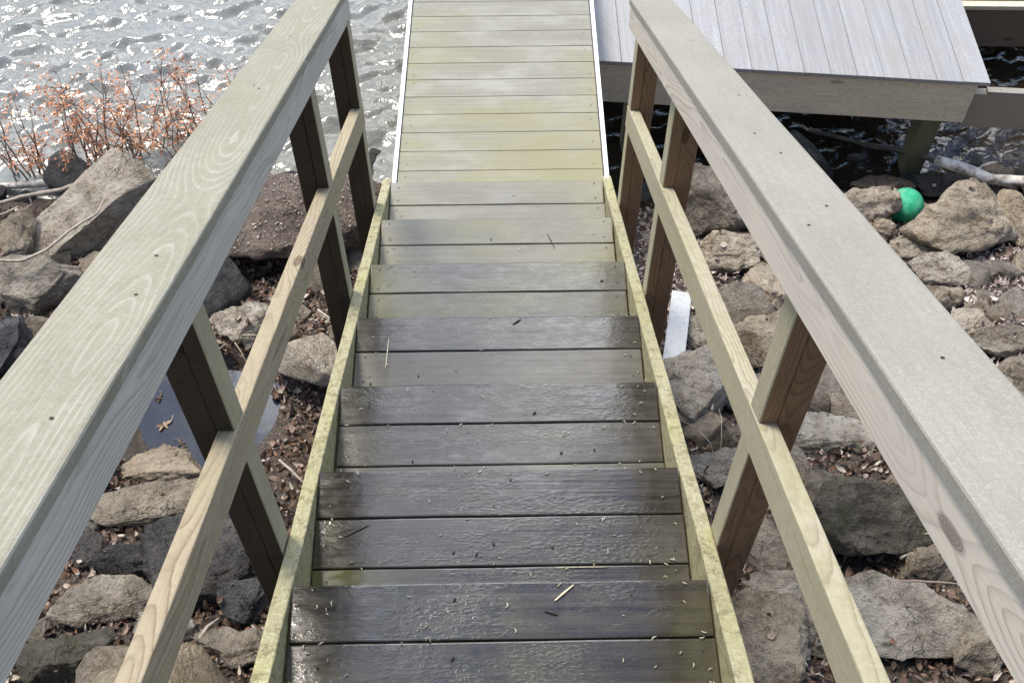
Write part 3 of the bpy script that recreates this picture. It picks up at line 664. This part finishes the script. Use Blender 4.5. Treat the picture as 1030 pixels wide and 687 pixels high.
# smaller stones filling the bank
fr_ = random.Random(77); protos = {}
for mk in ('rock_pale', 'rock_grey', 'rock_dark', 'rock_mossy'):
    for i in range(5):
        me = rock_mesh((1, fr_.uniform(.65, 1), fr_.uniform(.45, .75)), 100+i+len(protos)*7, 3, 13, .07); me.materials.append(M[mk]); protos[(mk, i)] = me
n_f = 0; tries = 0
while n_f < 285 and tries < 24000:
    tries += 1
    x = fr_.uniform(-3.0, 3.3); y = fr_.uniform(-.7, 4.0); s = .10 + .38*fr_.random()**1.5
    if any(math.hypot(x-a, y-b) < (c+s*.5)*(.52 if x > .6 and y > 1.3 else .64) for a, b, c in placed): continue
    if math.hypot((x-PUD[0])/.50, (y-PUD[1])/.44) < 1: continue
    if math.hypot(x-2.15, y-2.75) < .2: continue
    if .6 < x < 1.12 and 1.7 < y < 2.75: continue
    if -1.0 < x < -.45 and .8 < y < 1.9: continue
    # open patches of leaf litter stay mostly bare
    if noise.noise((x*1.1, y*1.1, 20.)) > .3 and fr_.random() < .5: continue
    if -.62 < x < .62 and fr_.random() < .75: continue
    if (x < -2.6 or x > 2.9 or y < 0) and fr_.random() < .6: continue
    if -.62 < x < .62: side, mk, lab, grp = 'u', fr_.choice(('rock_grey', 'rock_dark')), 'small dark stone on the ground underneath the wooden stairs', 'stones under the stairs'
    elif x < 0: side, mk, lab, grp = 'l', fr_.choice(('rock_grey', 'rock_dark', 'rock_mossy', 'rock_pale')), 'small stone lying loose on the bank left of the stairs', 'small stones left of the stairs'
    else: side, mk, lab, grp = 'r', fr_.choice(('rock_grey', 'rock_pale', 'rock_pale', 'rock_pale')), 'small stone lying loose in the leaves right of the stairs', 'small stones right of the stairs'
    if y > 3.35: mk = 'rock_dark'; lab = 'small wet stone at the edge of the lake'; grp = 'wet stones along the water line'
    o = bpy.data.objects.new('stone', protos[(mk, fr_.randrange(5))]); C.objects.link(o)
    o.location = (x, y, gz(x, y)+s*.1); o.scale = (s, s, s); o.rotation_euler = (fr_.uniform(-.3, .3), fr_.uniform(-.3, .3), fr_.uniform(0, 6.28))
    tag(o, lab, 'stone', grp); placed.append((x, y, s*.5)); n_f += 1

# ------------------------------------------------------------------ leaf litter (nobody could count it)
def chips(name, spots, mat, kind='stuff', label=None):
    """spots: list of (pos, size, yaw, tilt, curl, aspect); each a curled, pointed leaf of six quads"""
    V, F = [], []; lj = random.Random(3)
    for (p, s, yaw, tx, ty, curl, asp) in spots:
        Mx = Euler((tx, ty, yaw)).to_matrix(); b = len(V)
        for i in range(4):
            u = i/3-.5; wd = (.10, .46, .40, .05)[i]*asp
            for j in (-1, 0, 1):
                q = Vector((u*s, j*wd*s, (u*u*1.9*curl + (abs(j)*wd)**2*3.4*curl + lj.gauss(0, .07))*s)); V.append(tuple(Mx @ q + p))
        for i in range(3):
            for j in range(2): a = b+i*3+j; F.append((a, a+1, a+4, a+3))
    me = bpy.data.meshes.new(name); me.from_pydata(V, [], F)
    o = link(name, me, mat, smooth=True); o['kind'] = kind
    return o
lr = random.Random(5); sp = []
while len(sp) < 60000:
    x = lr.uniform(-3.1, 3.3); y = lr.uniform(-.9, 3.35)
    dn = 1.15 + 1.0*noise.noise((x*1.1, y*1.1, 20.)) + .5*noise.noise((x*3, y*3, 2.))
    if y > 2.9: dn -= (y-2.9)*1.5
    if lr.random() > dn: continue
    if math.hypot((x-PUD[0])/.40, (y-PUD[1])/.36) < .84+.3*noise.noise((x*6, y*6, 1)): continue
    s = lr.uniform(.014, .045)*(1.6 if lr.random() < .08 else 1)
    sp.append((Vector((x, y, gz(x, y)+.006+lr.random()**2*.035)), s, lr.uniform(0, 6.28), lr.gauss(0, .6), lr.gauss(0, .6), lr.uniform(-.8, 2.), lr.uniform(.25, .7)))
pale = [q for q in sp if q[0].y > 1.55 + .35*noise.noise((q[0].x*2, q[0].y*2, 9)) and q[0].x > .6]; ids = set(id(q) for q in pale)
chips('leaf_litter', [q for q in sp if id(q) not in ids], M['litter'])
chips('leaf_litter', pale, M['litter_pale'])
# shell grit on the slab: drop each piece on the slab's top
from mathutils.bvhtree import BVHTree
bpy.context.view_layer.update()
dg = bpy.context.evaluated_depsgraph_get()
def tops(o, n, rg, smin, smax, edge=1.0):
    bt = BVHTree.FromObject(o, dg); mw = o.matrix_world; inv = mw.inverted(); out = []
    bb = [mw @ Vector(c) for c in o.bound_box]; x0, x1 = min(b.x for b in bb), max(b.x for b in bb); y0, y1 = min(b.y for b in bb), max(b.y for b in bb)
    while n > 0:
        n -= 1
        q = Vector((rg.uniform(x0, x1), rg.uniform(y0, y1), 5)); h = bt.ray_cast(inv @ q, (inv.to_3x3() @ Vector((0, 0, -1))).normalized())
        if h[0] is None or (mw.to_3x3() @ h[1]).normalized().z < .75: continue
        p = mw @ h[0]; out.append((p + Vector((0, 0, .003)), rg.uniform(smin, smax), rg.uniform(0, 6.28), rg.gauss(0, .4), rg.gauss(0, .4), rg.uniform(.2, 1.2), rg.uniform(.6, 1.1)))
    return out
chips('shell_grit', tops(slab, 1100, lr, .006, .018), M['shell'])
# leaves caught on the rocks
lv = []
for o in list(C.objects):
    if o.type == 'MESH' and o.name.split('.')[0] in ('rock', 'boulder') and lr.random() < .8: lv += tops(o, lr.randint(0, 7), lr, .015, .04)
chips('leaves_on_rocks', lv, M['litter'])

# ------------------------------------------------------------------ single small things on the bank
bm = bmesh.new(); bmesh.ops.create_uvsphere(bm, u_segments=40, v_segments=24, radius=.10)
for v in bm.verts:
    v.co.z *= .97
    th_ = math.atan2(v.co.y, v.co.x); v.co *= 1 + .006*noise.noise(v.co*14)
# moulded seam and valve
bmesh.ops.create_circle(bm, cap_ends=True, segments=12, radius=.006, matrix=Matrix.Translation((0, 0, .098)))
bp = at(911, 213, .12)
o = bm_obj('ball', bm, M['ball'], loc=hitz(911, 214, bp.z-.06)+Vector((.01, .05, 0)), smooth=True); o.rotation_euler = (.5, .9, 0)
tag(o, 'scuffed green ball wedged between pale boulders on the right shore', 'ball')

def tube_thing(name, pts, rads, mat, label, cat, group=None, n=7, wob=0., rw=.35):
    bm = bmesh.new(); P = []; Rr = []
    for i in range(len(pts)-1):
        for k in range(6):
            f = k/6; P.append(Vector(pts[i]).lerp(Vector(pts[i+1]), f)); Rr.append(rads[i]*(1-f)+rads[i+1]*f)
    P.append(Vector(pts[-1])); Rr.append(rads[-1])
    if wob:
        sd = rnd.uniform(0, 99); P = [p + Vector((noise.noise((p.x*4, p.y*4, sd)), noise.noise((p.y*4, sd, p.x*4)), noise.noise((sd, p.x*4, p.y*4))))*wob for p in P]; Rr = [r*(1+rw*noise.noise((i*.6, sd, 0))) for i, r in enumerate(Rr)]
    add_tube(bm, P, Rr, n); return tag(bm_obj(name, bm, mat, smooth=False), label, cat, group)
tube_thing('driftwood_log', [hitz(942, 161, -2.36), hitz(968, 168, -2.38), hitz(996, 178, -2.39), hitz(1042, 184, -2.36), hitz(1100, 196, -2.32)], [.030, .034, .030, .031, .026], M['log'], 'bleached driftwood log lying at the water edge beyond the green ball', 'driftwood', n=14, wob=.015, rw=.12)
tube_thing('sunken_log', [hitz(815, 132, -2.56), hitz(870, 147, -2.55), hitz(935, 160, -2.46), hitz(962, 172, -2.42)], [.012, .016, .020, .018], M['log_dark'], 'dark wet log floating under the dock behind the pile', 'driftwood', n=10, wob=.03)
L_ = lambda u, v, dz: at(u, v, dz)
tube_thing('dead_branch', [L_(-30, 212, .1), L_(20, 196, .14), L_(60, 190, .16), L_(105, 178, .15), L_(150, 172, .10), L_(205, 168, .06)], [.010, .012, .013, .010, .008, .004], M['twig_pale'], 'pale dead branch lying along the water edge below the orange shrubs', 'branch', wob=.02)
tube_thing('dead_branch', [L_(-20, 190, .05), L_(30, 186, .08), L_(70, 182, .10), L_(120, 186, .08)], [.020, .023, .020, .012], M['log'], 'thick grey driftwood limb behind the pale dead branch, upper left', 'driftwood', wob=.02)
tube_thing('vine', [L_(-8, 262, .30), L_(22, 262, .32), L_(45, 252, .34), L_(70, 232, .40), L_(97, 214, .42), L_(104, 200, .42)], [.007, .008, .008, .007, .006, .003], M['twig_pale'], 'thin pale vine curving over the large tan boulder', 'vine', wob=.008)
br = random.Random(9)
for i, lab in enumerate(('thin forked dead twig sticking out under the driftwood limb', 'bent dead root hanging in the dark hollow left of the tan boulder', 'straight grey twig lying across the hollow left of the tan boulder', 'short dead twig standing up beside the left edge boulder')):
    u0, v0 = 18+i*14, 205+br.uniform(-8, 14); a = L_(u0, v0, .12)
    tube_thing('dead_twig', [a, a+Vector((br.uniform(-.1, .1), br.uniform(-.12, .02), br.uniform(-.04, .08))), a+Vector((br.uniform(-.2, .2), br.uniform(-.25, -.05), br.uniform(-.1, .1)))], [.006, .005, .002], M['twig_pale'], lab, 'twig', wob=.02)
for (a, b, lab) in (((322, 312), (349, 336), 'pale stick lying between the tan block and the left mid rail'), ((282, 462), (306, 486), 'pale twig poking out of leaves beside the left stringer'), ((880, 583), (962, 588), 'long dark twig lying across the cracked slab below the mossy boulder'), ((905, 560), (945, 535), 'thin twig leaning in the gap right of the mossy boulder'), ((200, 642), (222, 620), 'short stick among leaves below the left mid rail'), ((716, 412), (728, 352), 'thin grass stalk arching beside the pale boulder')):
    p0, p1 = L_(*a, .10), L_(*b, .10)
    tube_thing('twig', [p0, p0.lerp(p1, .5)+Vector((0, 0, .02)), p1], [.006, .006, .003], M['twig_pale'] if 'dark' not in lab else M['twig'], lab, 'twig', wob=.015)
# dry grass wisps
def wisp(u, v, lab, n, sd, h=.3):
    r = random.Random(sd); b = L_(u, v, .03); bm = bmesh.new()
    for i in range(n):
        a = r.uniform(0, 6.28); l = h*r.uniform(.6, 1.2); d_ = Vector((math.cos(a), math.sin(a), 0))
        add_tube(bm, [b + d_*.01, b + d_*l*.25 + Vector((0, 0, l*.5)), b + d_*l*.6 + Vector((0, 0, l*.62)), b + d_*l*.95 + Vector((0, 0, l*.40))], [.0022, .002, .0016, .0008], 4)
    tag(bm_obj('dry_grass_tuft', bm, M['grass']), lab, 'grass tuft')
wisp(224, 262, 'dry grass tuft in the dark gap beside the left handrail, at the slab front', 9, 1)
wisp(236, 350, 'few dry grass stalks bending over the rounded tan rock', 6, 2, .22)
wisp(722, 470, 'few bent dry stalks beside the flat grey rock at the right stringer', 4, 3, .25)
wisp(900, 545, 'dry grass tuft leaning out from under the mossy boulder', 8, 4, .28)

# the white board lying by the stairs
a_, b_ = at(685, 300, .12), at(676, 372, .12); dirn = (b_-a_).normalized()
wt = Vector((1, 0, 0)) - dirn*dirn.x
wb = board('white_board', [M['white_board']], None, (a_+b_)/2 + Vector((.0, 0, .03)), dirn, dirn.cross(Vector((0, 0, 1))).normalized()*-1,   .62, .095, .022, .003, seg=4)
tag(wb, 'white painted board lying on the rocks beside the right stringer', 'board')

# oak leaf on the puddle and loose leaves
def lobed_leaf(name, p, s, yaw, mat, label):
    bm = bmesh.new(); vs = []
    for i in range(40):
        a = 2*math.pi*i/40; r = s*(.42 + .20*math.cos(5*a) + .12*math.cos(2*a)); vs.append(bm.verts.new((r*math.cos(a)*1.25, r*math.sin(a), .006*math.cos(3*a)+.004)))
    c = bm.verts.new((0, 0, .0))
    for i in range(40): bm.faces.new((c, vs[i], vs[(i+1) % 40]))
    add_tube(bm, [(s*.6, 0, .003), (s*1.0, .005, .006), (s*1.3, .02, .01)], [.0015, .0014, .001], 4)
    bmesh.ops.solidify(bm, geom=bm.faces[:40], thickness=.0008)
    o = bm_obj(name, bm, mat, loc=p); o.rotation_euler = (0, 0, yaw); tag(o, label, 'leaf')
pz = PUD[2]+.003
lobed_leaf('fallen_leaf', hitz(165, 428, pz), .042, .6, M['oak'], 'pale brown lobed leaf floating on the puddle, the largest there')
lobed_leaf('fallen_leaf', hitz(183, 447, pz), .035, 2.2, M['twig'], 'small dark leaf at the lower edge of the puddle')
lobed_leaf('fallen_leaf', hitz(160, 401, pz), .03, 1.2, M['twig'], 'small dark leaf at the upper left of the puddle')

# ------------------------------------------------------------------ orange shrubs at the water edge
def shrub(u, v, h, n, sd, label, spread=.35):
    r = random.Random(sd); base = L_(u, v, 0.02); e = empty('bare_shrub', base, label, 'shrub', 'orange shrubs at the water edge')
    bm = bmesh.new(); V, F = [], []
    def leaf(p, s):
        d_ = Vector((r.gauss(0, 1), r.gauss(0, 1), r.gauss(-.3, .7))).normalized(); sdv = d_.cross(Vector((r.gauss(0, 1), r.gauss(0, 1), r.gauss(0, 1)))).normalized(); b = len(V)
        for q in (p, p+d_*s*.5+sdv*s*.16, p+d_*s, p+d_*s*.5-sdv*s*.16): V.append(tuple(q))
        F.append((b, b+1, b+2, b+3))
    for i in range(n+1):
        a = r.uniform(0, 6.28); lean = r.uniform(.03, spread*.8); L = 1.5*h*r.uniform(.5, 1.1); P = [base + Vector((r.uniform(-.08, .08), r.uniform(-.05, .05), 0))]
        dirv = Vector((math.cos(a)*lean, math.sin(a)*lean*.6, 1)).normalized()
        for k in range(6): dirv = (dirv + Vector((r.gauss(0, .14), r.gauss(0, .1), .02))).normalized(); P.append(P[-1] + dirv*L/6)
        add_tube(bm, P, [.0055, .005, .0045, .004, .003, .0022, .0012], 5)
        for k in range(2, 7):
            for b in range(r.randint(1, 3)):
                q = P[k]; dv = Vector((r.gauss(0, 1), r.gauss(0, .8), r.uniform(-.2, .8))).normalized(); l = L*r.uniform(.08, .26); q1 = q+dv*l*.5+Vector((0, 0, .01)); q2 = q+dv*l
                add_tube(bm, [q, q1, q2], [.0025, .0018, .0008], 4)
                if r.random() < .75:
                    for m in range(r.randint(6, 17)): leaf(q1.lerp(q2, r.uniform(0, 1.15))+Vector((r.gauss(0, .02), r.gauss(0, .02), r.gauss(0, .02))), r.uniform(.014, .038))
    bm_obj('stems', bm, M['twig'], e)
    me = bpy.data.meshes.new('foliage'); me.from_pydata(V, [], F); link('foliage', me, M['orange'], e)
shrub(30, 186, .55, 4, 1, 'leggy shrub with orange dead leaves at the far left edge of the shore', .3)
shrub(50, 184, .42, 5, 2, 'low orange-leaved shrub over the grey driftwood limb', .5)
shrub(90, 180, .55, 6, 3, 'thin-stemmed shrub with orange leaves behind the tip of the tan boulder', .4)
shrub(120, 176, .50, 7, 4, 'dense orange-leaved shrub in the middle of the shore row', .55)
shrub(150, 172, .55, 7, 5, 'orange-leaved shrub with crossing bare stems beside the left handrail', .55)
shrub(222, 160, .45, 6, 7, 'orange-leaved shrub rightmost in the shore row, showing behind the handrail cap', .5)
shrub(190, 166, .45, 6, 6, 'small orange-leaved shrub half hidden behind the left handrail cap', .45)

# ------------------------------------------------------------------ litter on the treads
tr = random.Random(21); V, F = [], []
bm = bmesh.new(); bs = bmesh.new()
for k in range(-3, 7):
    n = {0: 46, 1: 40, 2: 34, 3: 18, 4: 10, 5: 10, 6: 6}.get(k, 20)
    for i in range(n):
        x = tr.uniform(-.46, .46) if tr.random() < .6 else tr.choice((-1, 1))*(.46-abs(tr.gauss(0, .06)))
        y = k*RUN - (tr.uniform(.005, .30) if tr.random() < .55 else tr.choice((.0, .1385, .277))+abs(tr.gauss(0, .01)))
        z = -k*RISE + .002; s = tr.uniform(.006, .016); a = tr.uniform(0, 6.28); cv = tr.uniform(-1.5, 1.5)
        pts = []
        px_, py_ = x, y
        for j in range(5): pts.append((px_, py_, z+.0012+.002*math.sin(j*.9))); px_ += math.cos(a)*s/4; py_ += math.sin(a)*s/4; a += cv*.5
        add_tube(bm, pts, [.0006, .0013, .0015, .0012, .0005], 5)
    for i in range(n//7):
        x = tr.uniform(-.45, .45); y = k*RUN - tr.uniform(.01, .28); m = Matrix.Translation((x, y, -k*RISE+.003)) @ Matrix.Rotation(tr.uniform(0, 6), 4, 'Z') @ Matrix.Diagonal((1.6, 1, .6, 1))
        bmesh.ops.create_icosphere(bs, subdivisions=1, radius=tr.uniform(.0025, .005), matrix=m)
bm_obj('catkin_litter', bm, M['debris'])['kind'] = 'stuff'
bm_obj('seed_litter', bs, M['seed'])['kind'] = 'stuff'
def straw(a, b, z, rad, mat, lab):
    p0, p1 = hitz(*a, z+rad+.001), hitz(*b, z+rad+.001)
    tube_thing('straw', [p0, p0.lerp(p1, .5)+Vector((0, 0, .001)), p1], [rad*.7, rad, rad*.6], mat, lab, 'straw', n=6)
straw((391, 341), (388, 371), -3*RISE, .0022, M['needle'], 'pale straw lying lengthwise at the left of the middle step')
straw((558, 604), (577, 588), 0, .0028, M['needle'], 'pale splinter lying aslant on the nearest full step')
straw((346, 540), (371, 528), -1*RISE, .0018, M['seed'], 'thin dark curved stem on the second step from the bottom of the photo')
straw((548, 614), (561, 618), 0, .0025, M['seed'], 'short dark splinter below the pale one on the nearest full step')
straw((516, 326), (524, 321), -3*RISE, .0026, M['seed'], 'short dark chip near the front edge of the middle step')
straw((551, 236), (558, 250), -5*RISE, .0018, M['seed'], 'thin dark stem on the upper of the green-tinged steps')
straw((610, 570), (560, 571), -1*RISE, .0015, M['debris'], 'pale curl at the back of the second step')
